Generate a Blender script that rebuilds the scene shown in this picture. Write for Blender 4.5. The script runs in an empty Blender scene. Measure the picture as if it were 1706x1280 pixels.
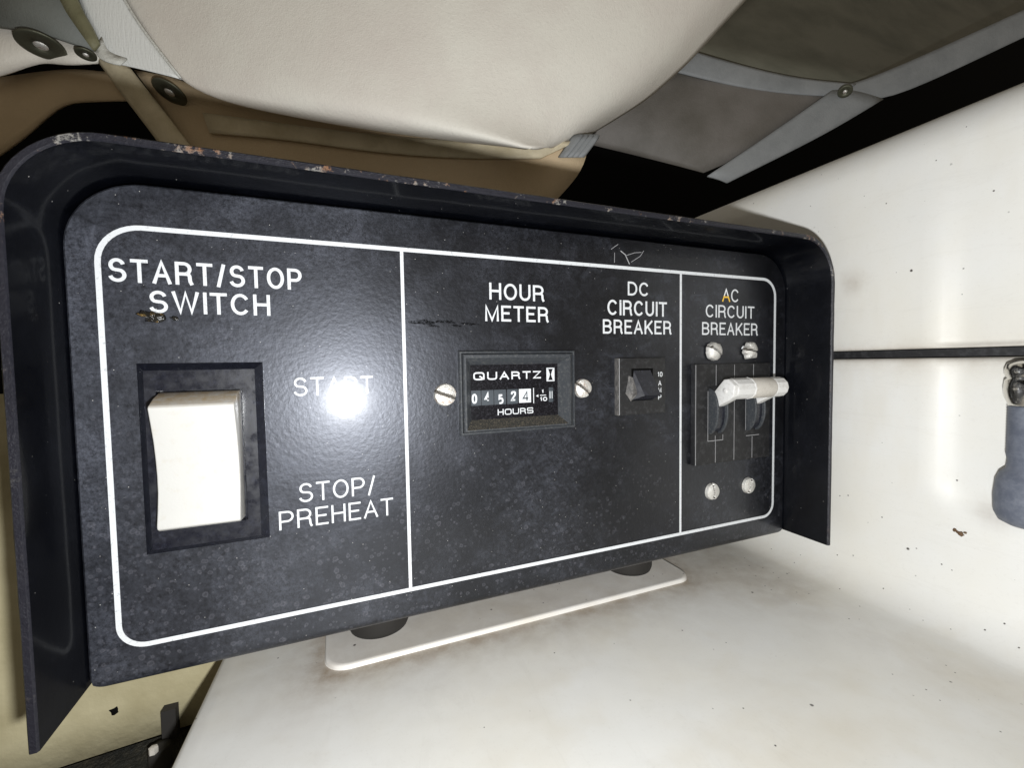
import bpy, bmesh, math, random
from mathutils import Vector, Matrix
random.seed(7)
S = 0.001                                   # everything is measured in millimetres
SC = bpy.context.scene
# ------------------------------------------------------------------ camera
F_PX, CX, CY = 728.53, 853.0, 640.0
ROT = [[0.92582, 0.01576, -0.37763], [-0.03195, 0.99882, -0.03666], [0.37660, 0.04600, 0.92523]]
CAM = (49.27, 33.34, -129.56)
def P(x, y, z):                             # panel frame (right, down, into panel) -> world
    return Vector((x * S, z * S, -y * S))
cd = bpy.data.cameras.new('camera'); cam = bpy.data.objects.new('camera', cd); SC.collection.objects.link(cam)
cd.sensor_width = 36; cd.lens = 36 * F_PX / 1706; cd.clip_start = 0.002; cd.clip_end = 50
def vdir(v): return Vector((v[0], v[2], -v[1]))
rx, dn, fw = vdir(ROT[0]), vdir(ROT[1]), vdir(ROT[2])
m = Matrix((rx, -dn, -fw)).transposed().to_4x4(); m.translation = P(*CAM); cam.matrix_world = m
SC.camera = cam
SC.render.resolution_x, SC.render.resolution_y = 1024, 769
# ------------------------------------------------------------------ light
w = bpy.data.worlds.new('World'); SC.world = w; w.use_nodes = True
bg = w.node_tree.nodes['Background']; bg.inputs[0].default_value = (1.0, 0.88, 0.7, 1); bg.inputs[1].default_value = 0.17
FLASH = (55.3, 51.8, -131.0)
ld = bpy.data.lights.new('phone_flash', 'POINT'); ld.energy = 1.0; ld.shadow_soft_size = 0.0024; ld.color = (0.975, 0.99, 1.0)
ld.use_nodes = True; lt = ld.node_tree; em = lt.nodes['Emission']
fo = lt.nodes.new('ShaderNodeLightFalloff'); fo.inputs['Strength'].default_value = 8.6; lt.links.new(fo.outputs['Linear'], em.inputs['Strength'])
lo = bpy.data.objects.new('phone_flash', ld); lo.location = P(*FLASH); SC.collection.objects.link(lo)
vs = SC.view_settings; vs.view_transform = 'Standard'; vs.look = 'None'; vs.exposure = 0; vs.gamma = 1
SC.render.engine = 'CYCLES'; SC.cycles.max_bounces = 6

# ------------------------------------------------------------------ helpers
def link(o): SC.collection.objects.link(o); return o
def thing(name, label, cat, base, group=None, kind=None):
    o = bpy.data.objects.new(name, None); link(o); o.location = P(*base); o.empty_display_size = 0.01
    o['label'] = label; o['category'] = cat
    if group: o['group'] = group
    if kind: o['kind'] = kind
    return o
def wloc(o):
    v = Vector(o.location)
    while o.parent: o = o.parent; v += Vector(o.location)
    return v
def mesh(name, verts, faces, mat, parent=None, smooth=False, label=None, kind=None, mats=None, fm=None, cat=None):
    me = bpy.data.meshes.new(name); me.from_pydata([P(*v) for v in verts], [], faces); me.update()
    bm = bmesh.new(); bm.from_mesh(me); bmesh.ops.recalc_face_normals(bm, faces=bm.faces); bm.to_mesh(me); bm.free()
    for mm in (mats or [mat]): me.materials.append(mm)
    for i, p in enumerate(me.polygons):
        p.use_smooth = smooth
        if fm: p.material_index = fm[i]
    o = bpy.data.objects.new(name, me); link(o)
    if parent: o.parent = parent; o.location = -wloc(parent)
    if label: o['label'] = label
    if kind: o['kind'] = kind
    if cat: o['category'] = cat
    return o
def bevel(o, wdt, seg=3, ang=35):
    b = o.modifiers.new('b', 'BEVEL'); b.width = wdt * S; b.segments = seg; b.limit_method = 'ANGLE'; b.angle_limit = math.radians(ang)
    b.harden_normals = False
    for p in o.data.polygons: p.use_smooth = True
    return o
def boxv(x0, x1, y0, y1, z0, z1):
    v = [(x, y, z) for x in (x0, x1) for y in (y0, y1) for z in (z0, z1)]
    f = [(0, 1, 3, 2), (4, 6, 7, 5), (0, 4, 5, 1), (2, 3, 7, 6), (0, 2, 6, 4), (1, 5, 7, 3)]
    return v, f
def box(name, a, mat, parent=None, bv=0, **k):
    v, f = boxv(*a); o = mesh(name, v, f, mat, parent, **k)
    if bv: bevel(o, bv)
    return o
def rrect(x0, x1, y0, y1, r, n=8):          # radii: tl, tr, br, bl ; clockwise from top-left
    if not hasattr(r, '__len__'): r = (r,) * 4
    out = []
    for (cx, cy, a0, rr) in ((x0 + r[0], y0 + r[0], 180, r[0]), (x1 - r[1], y0 + r[1], 270, r[1]), (x1 - r[2], y1 - r[2], 0, r[2]), (x0 + r[3], y1 - r[3], 90, r[3])):
        if rr <= 0: out.append((cx, cy)); continue
        for i in range(n + 1):
            a = math.radians(a0 + 90 * i / n); out.append((cx + rr * math.cos(a), cy + rr * math.sin(a)))
    return out
def prism(name, loop, z0, z1, mat, parent=None, bv=0, **k):   # loop in (x,y)
    n = len(loop); v = [(x, y, z0) for x, y in loop] + [(x, y, z1) for x, y in loop]
    f = [tuple(range(n)), tuple(range(2 * n - 1, n - 1, -1))] + [(i, (i + 1) % n, n + (i + 1) % n, n + i) for i in range(n)]
    o = mesh(name, v, f, mat, parent, **k)
    if bv: bevel(o, bv)
    return o
def prismx(name, loop, x0, x1, mat, parent=None, bv=0, **k):  # loop in (y,z)
    n = len(loop); v = [(x0, y, z) for y, z in loop] + [(x1, y, z) for y, z in loop]
    f = [tuple(range(n)), tuple(range(2 * n - 1, n - 1, -1))] + [(i, (i + 1) % n, n + (i + 1) % n, n + i) for i in range(n)]
    o = mesh(name, v, f, mat, parent, **k)
    if bv: bevel(o, bv)
    return o
def frame(name, loops, mat, parent=None, smooth=False, cap=None, **k):
    """loops: list of (loop2d, z) joined ring to ring"""
    n = len(loops[0][0]); v = []; f = []
    for lp, z in loops: v += [(x, y, z) for x, y in lp]
    for j in range(len(loops) - 1):
        for i in range(n):
            f.append((j * n + i, j * n + (i + 1) % n, (j + 1) * n + (i + 1) % n, (j + 1) * n + i))
    if cap: f.append(tuple(range((len(loops) - 1) * n, len(loops) * n)))
    return mesh(name, v, f, mat, parent, smooth, **k)
def lathe(name, prof, c, axis, mat, parent=None, seg=32, smooth=True, **k):
    """prof: (radius, height) ; axis 'y' or 'z' or 'x' in panel frame"""
    v = []; f = []
    for r, h in prof:
        for i in range(seg):
            a = 2 * math.pi * i / seg; p, q = r * math.cos(a), r * math.sin(a)
            v.append({'y': (c[0] + p, c[1] + h, c[2] + q), 'z': (c[0] + p, c[1] + q, c[2] + h), 'x': (c[0] + h, c[1] + p, c[2] + q)}[axis])
    for j in range(len(prof) - 1):
        for i in range(seg): f.append((j * seg + i, j * seg + (i + 1) % seg, (j + 1) * seg + (i + 1) % seg, (j + 1) * seg + i))
    f.append(tuple(range(seg))); f.append(tuple(range((len(prof) - 1) * seg, len(prof) * seg)))
    return mesh(name, v, f, mat, parent, smooth, **k)
def grid(name, pts, mat, parent=None, smooth=True, solid=0, sub=0, **k):
    R_, C_ = len(pts), len(pts[0]); v = [p for r in pts for p in r]
    f = [(r * C_ + c, r * C_ + c + 1, (r + 1) * C_ + c + 1, (r + 1) * C_ + c) for r in range(R_ - 1) for c in range(C_ - 1)]
    o = mesh(name, v, f, mat, parent, smooth, **k)
    if sub:
        s = o.modifiers.new('s', 'SUBSURF'); s.levels = s.render_levels = sub; s.boundary_smooth = 'PRESERVE_CORNERS'
    if solid:
        s = o.modifiers.new('t', 'SOLIDIFY'); s.thickness = solid * S; s.offset = 0
    return o
def at(px, py, d):                          # a point seen in the photograph at (px,py), d millimetres away
    a, b = (px - CX) / F_PX * d, (py - CY) / F_PX * d
    return tuple(CAM[i] + ROT[0][i] * a + ROT[1][i] * b + ROT[2][i] * d for i in range(3))

# ------------------------------------------------------------------ materials
class N:
    def __init__(s, name, base=(.5, .5, .5), rough=.5, metal=0, coat=0, crough=.1, spec=.5):
        s.m = bpy.data.materials.new(name); s.m.use_nodes = True; s.t = s.m.node_tree; s.b = s.t.nodes['Principled BSDF']
        s.b.inputs['Base Color'].default_value = (*base, 1); s.b.inputs['Roughness'].default_value = rough
        s.b.inputs['Metallic'].default_value = metal; s.b.inputs['Coat Weight'].default_value = coat; s.b.inputs['Coat Roughness'].default_value = crough
        s.b.inputs['Specular IOR Level'].default_value = spec
        tc = s.t.nodes.new('ShaderNodeTexCoord'); mp = s.t.nodes.new('ShaderNodeMapping'); mp.inputs['Scale'].default_value = (1000,) * 3
        s.l(tc.outputs['Object'], mp.inputs['Vector']); s.v = mp.outputs[0]; s.hgt = None
    def l(s, a, b): s.t.links.new(a, b)
    def scaled(s, x, y, z):
        mp = s.t.nodes.new('ShaderNodeMapping'); mp.inputs['Scale'].default_value = (x, y, z); s.l(s.v, mp.inputs[0]); return mp.outputs[0]
    def noise(s, sc, det=4, rg=.55, vec=None, dist=0):
        n = s.t.nodes.new('ShaderNodeTexNoise'); n.inputs['Scale'].default_value = sc; n.inputs['Detail'].default_value = det
        n.inputs['Roughness'].default_value = rg; n.inputs['Distortion'].default_value = dist; s.l(vec or s.v, n.inputs['Vector']); return n.outputs[0]
    def vor(s, sc, rnd=1, vec=None):
        n = s.t.nodes.new('ShaderNodeTexVoronoi'); n.inputs['Scale'].default_value = sc; n.inputs['Randomness'].default_value = rnd; s.l(vec or s.v, n.inputs['Vector']); return n
    def ramp(s, x, pts):
        n = s.t.nodes.new('ShaderNodeValToRGB'); e = n.color_ramp.elements
        while len(e) < len(pts): e.new(.5)
        for q, (p, c) in zip(e, pts):
            q.position = p; q.color = (c, c, c, 1) if not hasattr(c, '__len__') else (*c, 1)
        s.l(x, n.inputs[0]); return n.outputs[0]
    def mix(s, f, a, b):
        n = s.t.nodes.new('ShaderNodeMix'); n.data_type = 'RGBA'
        for i, x in ((0, f), (6, a), (7, b)):
            if isinstance(x, (int, float)): n.inputs[i].default_value = x if i == 0 else (x, x, x, 1)
            elif isinstance(x, tuple): n.inputs[i].default_value = (*x, 1)
            else: s.l(x, n.inputs[i])
        return n.outputs[2]
    def math(s, op, a, b=0.):
        n = s.t.nodes.new('ShaderNodeMath'); n.operation = op
        for i, x in ((0, a), (1, b)):
            if isinstance(x, (int, float)): n.inputs[i].default_value = x
            else: s.l(x, n.inputs[i])
        return n.outputs[0]
    def sep(s):
        n = s.t.nodes.new('ShaderNodeSeparateXYZ'); s.l(s.v, n.inputs[0]); return n.outputs
    def attr(s, nm):
        n = s.t.nodes.new('ShaderNodeAttribute'); n.attribute_name = nm; return n.outputs['Fac']
    def bump(s, h, dist, strength=1):
        n = s.t.nodes.new('ShaderNodeBump'); n.inputs['Distance'].default_value = dist * S; n.inputs['Strength'].default_value = strength
        if s.hgt: s.l(s.hgt, n.inputs['Normal'])
        s.l(h, n.inputs['Height']); s.hgt = n.outputs[0]; s.l(s.hgt, s.b.inputs['Normal']); return s
    def col(s, x): s.l(x, s.b.inputs['Base Color']); return s
    def rough(s, x): s.l(x, s.b.inputs['Roughness']); return s

def black_paint(name, base, dust, rings, tint=(.16, .17, .2), spec=1.):
    k = N(name, base, .5, coat=.2 if rings else .3, crough=.15 if rings else .13, spec=spec); k.b.inputs['Specular Tint'].default_value = (.84, .88, 1, 1)
    big = k.math('ADD', k.math('MULTIPLY', k.noise(.03, 4, .6), .6), k.math('MULTIPLY', k.noise(.16, 5, .7, dist=.6), .4)); fine = k.noise(.9, 5, .7); streak = k.noise(.5, 4, .6, vec=k.scaled(.9, 1, .25))
    haze = k.math('MULTIPLY', k.ramp(big, [(.44, 0.), (.6, 1.)]), k.ramp(k.math('ADD', k.math('MULTIPLY', fine, .5), k.math('MULTIPLY', k.noise(2.6, 3, .7), .5)), [(.42, .05), (.62, 1.)]))
    if rings: haze = k.math('MULTIPLY', haze, k.ramp(k.math('ADD', k.math('MULTIPLY', k.sep()[0], .005), k.math('MULTIPLY', k.noise(.04, 3), .5)), [(.4, 1.), (1., .3)]))
    if rings: haze = k.math('ADD', haze, k.math('MULTIPLY', k.ramp(k.math('ADD', k.math('MULTIPLY', k.sep()[0], .008), k.math('MULTIPLY', big, .5)), [(.15, .62), (.75, 0.)]), k.ramp(k.math('ADD', k.math('MULTIPLY', fine, .5), k.math('MULTIPLY', k.noise(.3, 4, .7), .5)), [(.38, .15), (.6, 1.)])))
    c = k.mix(k.math('MULTIPLY', haze, dust), base, tint)
    if rings:
        a = k.noise(.07, 4, .6); sp_ = k.sep()
        low = k.ramp(k.math('ADD', k.math('MULTIPLY', k.math('SUBTRACT', a, .3), 1.8), k.math('ADD', k.math('MULTIPLY', sp_[2], -.006), k.math('MULTIPLY', sp_[0], -.0017))), [(.45, .06), (.85, 1.)])
        for sc, lo in ((.32, .2), (.5, .24), (.8, .2)):
            vo = k.vor(sc); wob = k.math('ADD', vo.outputs['Distance'], k.math('MULTIPLY', k.noise(1.1, 3), .34))
            ring = k.ramp(wob, [(lo - .1, .3), (lo + .1, .35), (lo + .16, 1.), (lo + .21, .2), (lo + .25, 0.)])
            sel = k.ramp(vo.outputs['Color'], [(.5, 0.), (.62, 1.)])
            c = k.mix(k.math('MULTIPLY', k.math('MULTIPLY', k.math('MULTIPLY', ring, sel), rings), low), c, (.12, .12, .14))
    smear = k.noise(.2, 5, .8, vec=k.scaled(.75, 1, 1.), dist=.7)
    c = k.mix(k.math('MULTIPLY', k.ramp(smear, [(.5, 0.), (.66, 1.)]), k.ramp(k.noise(.03, 3), [(.4, 0.), (.6, dust * .5)])), c, tint)
    sp = k.vor(.55); spm = k.ramp(sp.outputs['Distance'], [(.035, 1.), (.07, 0.)]); sel = k.ramp(sp.outputs['Color'], [(.72, 0.), (.8, 1.)])
    c = k.mix(k.math('MULTIPLY', spm, sel), c, (.45, .44, .42))
    k.col(c)
    k.rough(k.ramp(k.math('ADD', k.math('MULTIPLY', haze, .5), k.math('MULTIPLY', fine, .3)), [(0., .37), (1., .55)]))
    k.bump(k.noise(.8, 2, .5), .062 if rings else .03, 1).bump(k.noise(2.6, 2, .5), .01, 1)
    return k.m
M = {}
M['panel'] = black_paint('black_panel_paint', (.0012, .0012, .0018), .5, .35, (.09, .097, .122), .68)
M['hood'] = black_paint('black_hood_paint', (.0006, .0008, .0016), .05, 0, (.05, .055, .08), .12)
k = N('worn_black_edge', (.01, .01, .014), .5)
n1 = k.noise(.16, 4, .65); n2 = k.noise(.7, 3, .7)
c = k.mix(k.ramp(k.math('MULTIPLY', n1, k.math('MULTIPLY', n2, k.math('MULTIPLY', k.noise(.06, 3, .6), 2.))), [(.32, 0.), (.39, .75)]), (.012, .012, .018), k.mix(k.ramp(k.noise(.22, 3), [(.45, 0.), (.62, 1.)]), (.26, .25, .23), (.24, .12, .06)))
up = k.ramp(k.math('MULTIPLY', k.math('ADD', k.sep()[2], 30.), .02), [(.25, .12), (.6, 1.)])
k.col(k.mix(up, (.008, .008, .014), c)).bump(n2, .25, 1); M['edge'] = k.m
k = N('black_plastic', (.009, .009, .011), .3, coat=.3, crough=.12)
h = k.noise(.35, 5, .65); k.col(k.mix(k.ramp(k.noise(.6, 5, .8), [(.5, 0.), (.8, .35)]), (.006, .007, .013), (.06, .066, .1))); k.rough(k.ramp(h, [(.3, .2), (.7, .5)])); k.bump(k.noise(2.5, 2), .01); M['plastic'] = k.m
k = N('matt_black_plastic', (.012, .012, .013), .5); h = k.noise(.5, 5, .7)
k.col(k.mix(k.ramp(h, [(.5, 0.), (.8, .5)]), (.011, .011, .012), (.09, .09, .095))).bump(k.noise(3, 3), .02); M['matt'] = k.m
k = N('grey_bezel_plastic', (.035, .04, .045), .5); k.bump(k.noise(3, 2), .03); k.col(k.mix(k.ramp(k.noise(1.2, 4, .8), [(.5, 0.), (.72, .5)]), (.03, .034, .04), (.16, .16, .15))); M['bezel'] = k.m
k = N('dusty_bezel', (.05, .05, .045), .8); k.col(k.mix(k.ramp(k.noise(2.6, 4, .9), [(.5, 0.), (.68, 1.)]), (.016, .016, .015), (.2, .17, .12))).bump(k.noise(3, 3, .8), .1); M['dust'] = k.m
k = N('black_dial', (.004, .004, .006), .25); k.col(k.mix(k.ramp(k.noise(1.5, 5, .8), [(.5, 0.), (.75, .4)]), (.004, .004, .006), (.1, .1, .12))); M['dial'] = k.m
M['wheel'] = N('dark_counter_wheel', (.045, .055, .065), .5).m
M['painted_void'] = N('painted_dark_gap', (.002, .002, .002), .9, spec=.1).m  # near-black colour standing in for unlit depth: backdrop, opening, bolt hole
k = N('white_print', (.8, .82, .84), .45, coat=.2, crough=.2); k.col(k.mix(k.ramp(k.noise(1.1, 4, .7), [(.33, .6), (.44, 0.)]), (.66, .68, .7), (.3, .3, .31))); M['print'] = k.m
k = N('white_letters_part_yellowed', (.8, .82, .84), .45); z = k.sep()[2]
k.col(k.mix(k.ramp(k.math('MULTIPLY', k.math('ADD', z, 10.), .3), [(.62, 1.), (.72, 0.)]), (.8, .82, .84), (.8, .5, .06))); M['yellowed'] = k.m
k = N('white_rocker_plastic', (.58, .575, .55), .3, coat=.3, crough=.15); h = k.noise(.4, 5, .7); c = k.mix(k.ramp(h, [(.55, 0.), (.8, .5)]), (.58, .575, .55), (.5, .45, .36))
top_shade = k.ramp(k.math('MULTIPLY', k.math('ADD', k.sep()[2], 43.), .3), [(.3, 0.), (.7, .8)])  # tan tint paints in the shade on the rocker's top end
k.col(k.mix(k.math('MULTIPLY', top_shade, k.ramp(k.noise(.5, 5, .75), [(.35, .3), (.6, 1.)])), c, (.42, .3, .15)))
k.bump(k.noise(1.5, 2), .02); M['rocker'] = k.m
k = N('white_handle_plastic', (.82, .81, .79), .45); k.col(k.mix(k.ramp(k.noise(.8, 5, .7), [(.5, 0.), (.8, .6)]), (.68, .675, .66), (.36, .33, .29))).bump(k.noise(2, 3), .03); M['handle'] = k.m
k = N('beige_sleeve', (.66, .62, .57), .5); k.col(k.mix(k.ramp(k.noise(.7, 5, .8), [(.45, 0.), (.8, .6)]), (.55, .52, .47), (.32, .29, .25))); M['sleeve'] = k.m
def screwm(name, rust):
    k = N(name, (.6, .6, .56), .4, metal=.6); h = k.noise(.8, 6, .8)
    k.col(k.mix(k.ramp(h, [(.5, 0.), (.68, rust)]), (.78, .77, .73), (.36, .17, .07))).bump(k.noise(1.6, 6, .8), .25); k.rough(k.ramp(k.noise(1.6, 6, .8), [(.3, .25), (.7, .6)])); return k.m
M['screw'] = screwm('dull_screw_metal', .3); M['rusty'] = screwm('rusty_screw_metal', .9)
M['slot'] = N('dark_slot', (.07, .06, .05), .7).m
M['scratch_glint'] = N('pale_scratch_and_glint', (.35, .35, .36), .6).m  # pale colour for scratches and for painted edge highlights
k = N('mottled_plastic', (.3, .29, .27), .6); k.col(k.mix(k.ramp(k.noise(.9, 6, .8, vec=k.scaled(1, 1, .4)), [(.4, 0.), (.65, 1.)]), (.05, .048, .048), (.2, .19, .18))); M['mottled'] = k.m  # mottled grey, paler than the rest of the breaker
M['rubber'] = N('black_rubber', (.018, .016, .014), .75).m
k = N('yellow_grease', (.09, .06, .025), .18, coat=1, crough=.05); k.col(k.mix(k.ramp(k.noise(.5, 4), [(.52, 0.), (.64, 1.)]), (.01, .009, .007), (.2, .125, .035))).bump(k.noise(.8, 4), .5); M['grease'] = k.m
k = N('dull_black_smear', (.004, .004, .004), .9, spec=.1); k.l(k.ramp(k.noise(1.2, 5, .8), [(.4, 0.), (.65, .85)]), k.b.inputs['Alpha']); M['soot'] = k.m

def gelcoat(name, base, attr=True, top=False):
    k = N(name, base, .45, coat=.1, crough=.22)
    mott = k.noise(.016, 4, .6); fine = k.noise(.12, 6, .7); y2 = k.noise(.03, 4, .6, vec=k.scaled(1, 1, .35))
    c = k.mix(k.ramp(mott, [(.4, 0.), (.75, .45)]), base, (base[0] * .94, base[1] * .88, base[2] * .74))
    c = k.mix(k.ramp(y2, [(.5, 0.), (.72, .5)]), c, (base[0] * .85, base[1] * .79, base[2] * .68))
    scuff = k.noise(.05, 6, .8, vec=k.scaled(1, .3, 2.2), dist=1.5)
    c = k.mix(k.ramp(scuff, [(.56, 0.), (.62, .05), (.68, 0.)]), c, (.32, .29, .25))
    c = k.mix(k.ramp(k.noise(.9, 5, .8), [(.55, 0.), (.75, .16)]), c, (.4, .36, .3))
    if attr:
        d = k.attr('dirt'); dm = k.math('MULTIPLY', d, k.ramp(fine, [(.3, .35), (.65, 1.)]))
        c = k.mix(dm, c, (.3, .235, .17))
        for sc, r in ((.11, .06), (.28, .08)):
            vo = k.vor(sc); wob = k.math('ADD', vo.outputs['Distance'], k.math('MULTIPLY', k.noise(1.3, 2), .05))
            s0 = k.ramp(wob, [(r, 1.), (r + .025, 0.)]); sel = k.ramp(k.math('ADD', vo.outputs['Color'], k.math('MULTIPLY', k.attr('speck'), .45)), [(.72, 0.), (.8, 1.)])
            c = k.mix(k.math('MULTIPLY', s0, sel), c, (.06, .05, .045))
    k.col(c); k.bump(k.noise(.06, 2), .25, 1).bump(k.noise(1.5, 3), .01)
    return k.m
M['gel'] = gelcoat('cream_gelcoat', (.72, .715, .685))
M['gel2'] = gelcoat('cream_gelcoat_plate', (.72, .7, .665))
k = N('cream_hull_paint', (.6, .54, .36), .5); k.col(k.mix(k.ramp(k.noise(.02, 5, .6), [(.4, 0.), (.7, 1.)]), (.5, .45, .29), (.28, .24, .13))).bump(k.noise(.3, 4), .2); M['cream'] = k.m
k = N('sooty_engine', (.02, .018, .012), .7); k.col(k.mix(k.ramp(k.noise(.06, 6, .8), [(.45, 0.), (.7, 1.)]), (.008, .008, .005), (.06, .05, .03))).bump(k.noise(.2, 5, .8), 2); M['engine'] = k.m
k = N('chrome', (.62, .6, .56), .16, metal=1); k.bump(k.noise(.4, 3), .08); M['chrome'] = k.m
k = N('grey_rubber', (.14, .155, .19), .55); k.col(k.mix(k.ramp(k.noise(.3, 5, .7), [(.4, 0.), (.75, 1.)]), (.1, .112, .145), (.18, .195, .23))).bump(k.noise(1.2, 4), .06); M['grub'] = k.m
def vinyl(name, base, alt, sc=.012, specks=True, rough=.6):
    k = N(name, base, rough); a = k.noise(sc, 5, .6); f = k.noise(.5, 4, .7)
    c = k.mix(k.ramp(a, [(.4, 0.), (.7, 1.)]), base, alt); c = k.mix(k.ramp(f, [(.5, 0.), (.8, .25)]), c, tuple(x * .7 for x in base))
    if specks:
        vo = k.vor(.045); s0 = k.ramp(k.math('ADD', vo.outputs['Distance'], k.math('MULTIPLY', k.noise(.8, 2), .05)), [(.06, 1.), (.085, 0.)]); sel = k.ramp(vo.outputs['Color'], [(.78, 0.), (.84, 1.)])
        c = k.mix(k.math('MULTIPLY', s0, sel), c, (.05, .03, .02))
    k.col(c); k.bump(k.noise(1.6, 2, .5), .16).bump(f, .22).bump(k.noise(.03, 2), 1.2, .4); return k.m
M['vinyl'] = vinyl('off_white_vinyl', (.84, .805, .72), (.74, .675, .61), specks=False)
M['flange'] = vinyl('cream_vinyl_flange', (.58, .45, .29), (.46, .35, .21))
M['beam'] = vinyl('tan_trim', (.62, .54, .38), (.46, .39, .25), .05, False)
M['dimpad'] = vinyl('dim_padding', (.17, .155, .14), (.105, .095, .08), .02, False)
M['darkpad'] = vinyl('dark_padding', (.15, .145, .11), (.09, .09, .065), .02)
M['strip'] = vinyl('pale_welting', (.27, .28, .285), (.21, .22, .225), .05, False)
M['greyp'] = vinyl('grey_panel', (.17, .18, .165), (.13, .135, .12), .02, False)
M['olive'] = vinyl('olive_panel_edge', (.2, .19, .11), (.13, .12, .06), .03, False)
k = N('perforated_white_fabric', (.62, .62, .58), .6); s0 = k.noise(.9, 2, .5, vec=k.scaled(2.2, 2.2, .35)); vo = k.vor(1.3, .2)
k.col(k.mix(k.ramp(vo.outputs['Distance'], [(.2, .5), (.4, 0.)]), (.85, .86, .83), (.5, .5, .48))).bump(s0, .2); M['mesh'] = k.m
k = N('bright_fabric_edge', (.8, .8, .74), .4); k.bump(k.noise(.5, 5, .8), 1); M['tear'] = k.m
k = N('tarnished_washer', (.1, .1, .07), .5, metal=.6); k.bump(k.noise(.8, 4), .2); M['washer'] = k.m

# ------------------------------------------------------------------ lettering: strokes in a unit cap box
def arc(cx, cy, rx_, ry_, a0, a1, n=12): return [(cx + rx_ * math.cos(math.radians(a0 + (a1 - a0) * i / n)), cy + ry_ * math.sin(math.radians(a0 + (a1 - a0) * i / n))) for i in range(n + 1)]
def smooth_pl(p, it=2):
    for _ in range(it):
        q = [p[0]]
        for a, b in zip(p, p[1:]): q += [(a[0] * .75 + b[0] * .25, a[1] * .75 + b[1] * .25), (a[0] * .25 + b[0] * .75, a[1] * .25 + b[1] * .75)]
        q.append(p[-1]); p = q
    return p
def bowl(y0, y1, x1, xs=.55):
    return [(0, y1), (xs * x1, y1)] + arc(xs * x1, (y0 + y1) / 2, x1 * (1 - xs), (y1 - y0) / 2, 90, -90, 12)[1:] + [(0, y0)]
SS = smooth_pl(arc(.5, .745, .44, .255, 12, 238, 12) + arc(.5, .265, .5, .265, 62, -168, 12), 1)
CCc = [(.5 + .52 * math.cos(math.radians(a)), .5 + .5 * math.sin(math.radians(a))) for a in range(34, 328, 12)]
G = {  # glyph: (width, [(points, closed, cap)])
 'S': (.88, [(SS, 0, 0)]), 'C': (.96, [(CCc, 0, 0)]), 'O': (1.02, [(arc(.5, .5, .5, .5, 0, 360, 28)[:-1], 1, 0)]),
 'T': (.86, [([(0, 1), (1, 1)], 0, 1), ([(.5, 1), (.5, 0)], 0, 1)]),
 'A': (.95, [([(0, 0), (.5, 1), (1, 0)], 0, 1), ([(.2, .33), (.8, .33)], 0, 0)]),
 'R': (.92, [([(0, 0), (0, 1)], 0, 1), (bowl(.47, 1, .93), 0, 0), (smooth_pl([(.55, .47), (.9, .46), (.92, .1), (1, 0)]), 0, 1)]),
 'P': (.88, [([(0, 0), (0, 1)], 0, 1), (bowl(.44, 1, 1), 0, 0)]),
 'B': (.9, [([(0, 0), (0, 1)], 0, 1), (bowl(.52, 1, .93), 0, 0), (bowl(0, .52, 1), 0, 0)]),
 'D': (.93, [([(0, 0), (0, 1), (.4, 1)] + arc(.4, .5, .6, .5, 90, -90, 16)[1:] , 1, 0)]),
 '/': (.5, [([(-.05, -.12), (1.05, 1.08)], 0, 0)]), 'I': (.13, [([(.5, 0), (.5, 1)], 0, 1)]),
 'W': (1.3, [([(0, 1), (.26, 0), (.5, 1), (.74, 0), (1, 1)], 0, 1)]), 'M': (1.08, [([(0, 0), (0, 1), (.5, 0), (1, 1), (1, 0)], 0, 1)]),
 'H': (.9, [([(0, 0), (0, 1)], 0, 1), ([(1, 0), (1, 1)], 0, 1), ([(0, .52), (1, .52)], 0, 0)]),
 'U': (.88, [([(0, 1), (0, .35)] + arc(.5, .35, .5, .35, 180, 360, 14)[1:] + [(1, 1)], 0, 1)]),
 'E': (.8, [([(1, 1), (0, 1), (0, 0), (1, 0)], 0, 1), ([(0, .52), (.93, .52)], 0, 0)]),
 'K': (.9, [([(0, 0), (0, 1)], 0, 1), ([(.95, 1), (0, .35)], 0, 1), ([(.33, .58), (1, 0)], 0, 1)]),
 'Z': (.85, [([(0, 1), (1, 1), (0, 0), (1, 0)], 0, 1)]),
 'q': (1.1, [(rrect(0, 1, 0, 1, .28, 4), 1, 0), ([(.55, .5), (1.05, 0)], 0, 0)]), 'o': (1.05, [(rrect(0, 1, 0, 1, .28, 4), 1, 0)]),
 'u': (1.0, [([(0, 1), (0, .28)] + arc(.28, .28, .28, .28, 180, 270, 4)[1:] + arc(.72, .28, .28, .28, 270, 360, 4) + [(1, 1)], 0, 1)]),
 's': (1.0, [([(1, .8), (.9, 1), (.1, 1), (0, .9), (0, .6), (.1, .5), (.9, .5), (1, .4), (1, .1), (.9, 0), (.1, 0), (0, .2)], 0, 0)]),
 '0': (.6, [(rrect(0, 1, 0, 1, (.45,) * 4, 6), 1, 0)]), '1': (.35, [([(.1, .8), (.8, 1), (.8, 0)], 0, 0)]),
 '2': (.6, [(smooth_pl([(0, .72), (.0, 1.0), (.5, 1.02), (1, 1.0), (1, .62), (.5, .4), (0, 0)]) + [(1, 0)], 0, 0)]),
 '4': (.65, [([(.75, 0), (.75, 1), (0, .28), (1, .28)], 0, 0)]),
 '5': (.6, [([(.9, 1), (.1, 1), (.05, .55), (.5, .62)] + arc(.5, .31, .5, .31, 90, -90, 8)[1:] + [(0, .02)], 0, 0)]),
 ' ': (.35, []),
}
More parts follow.
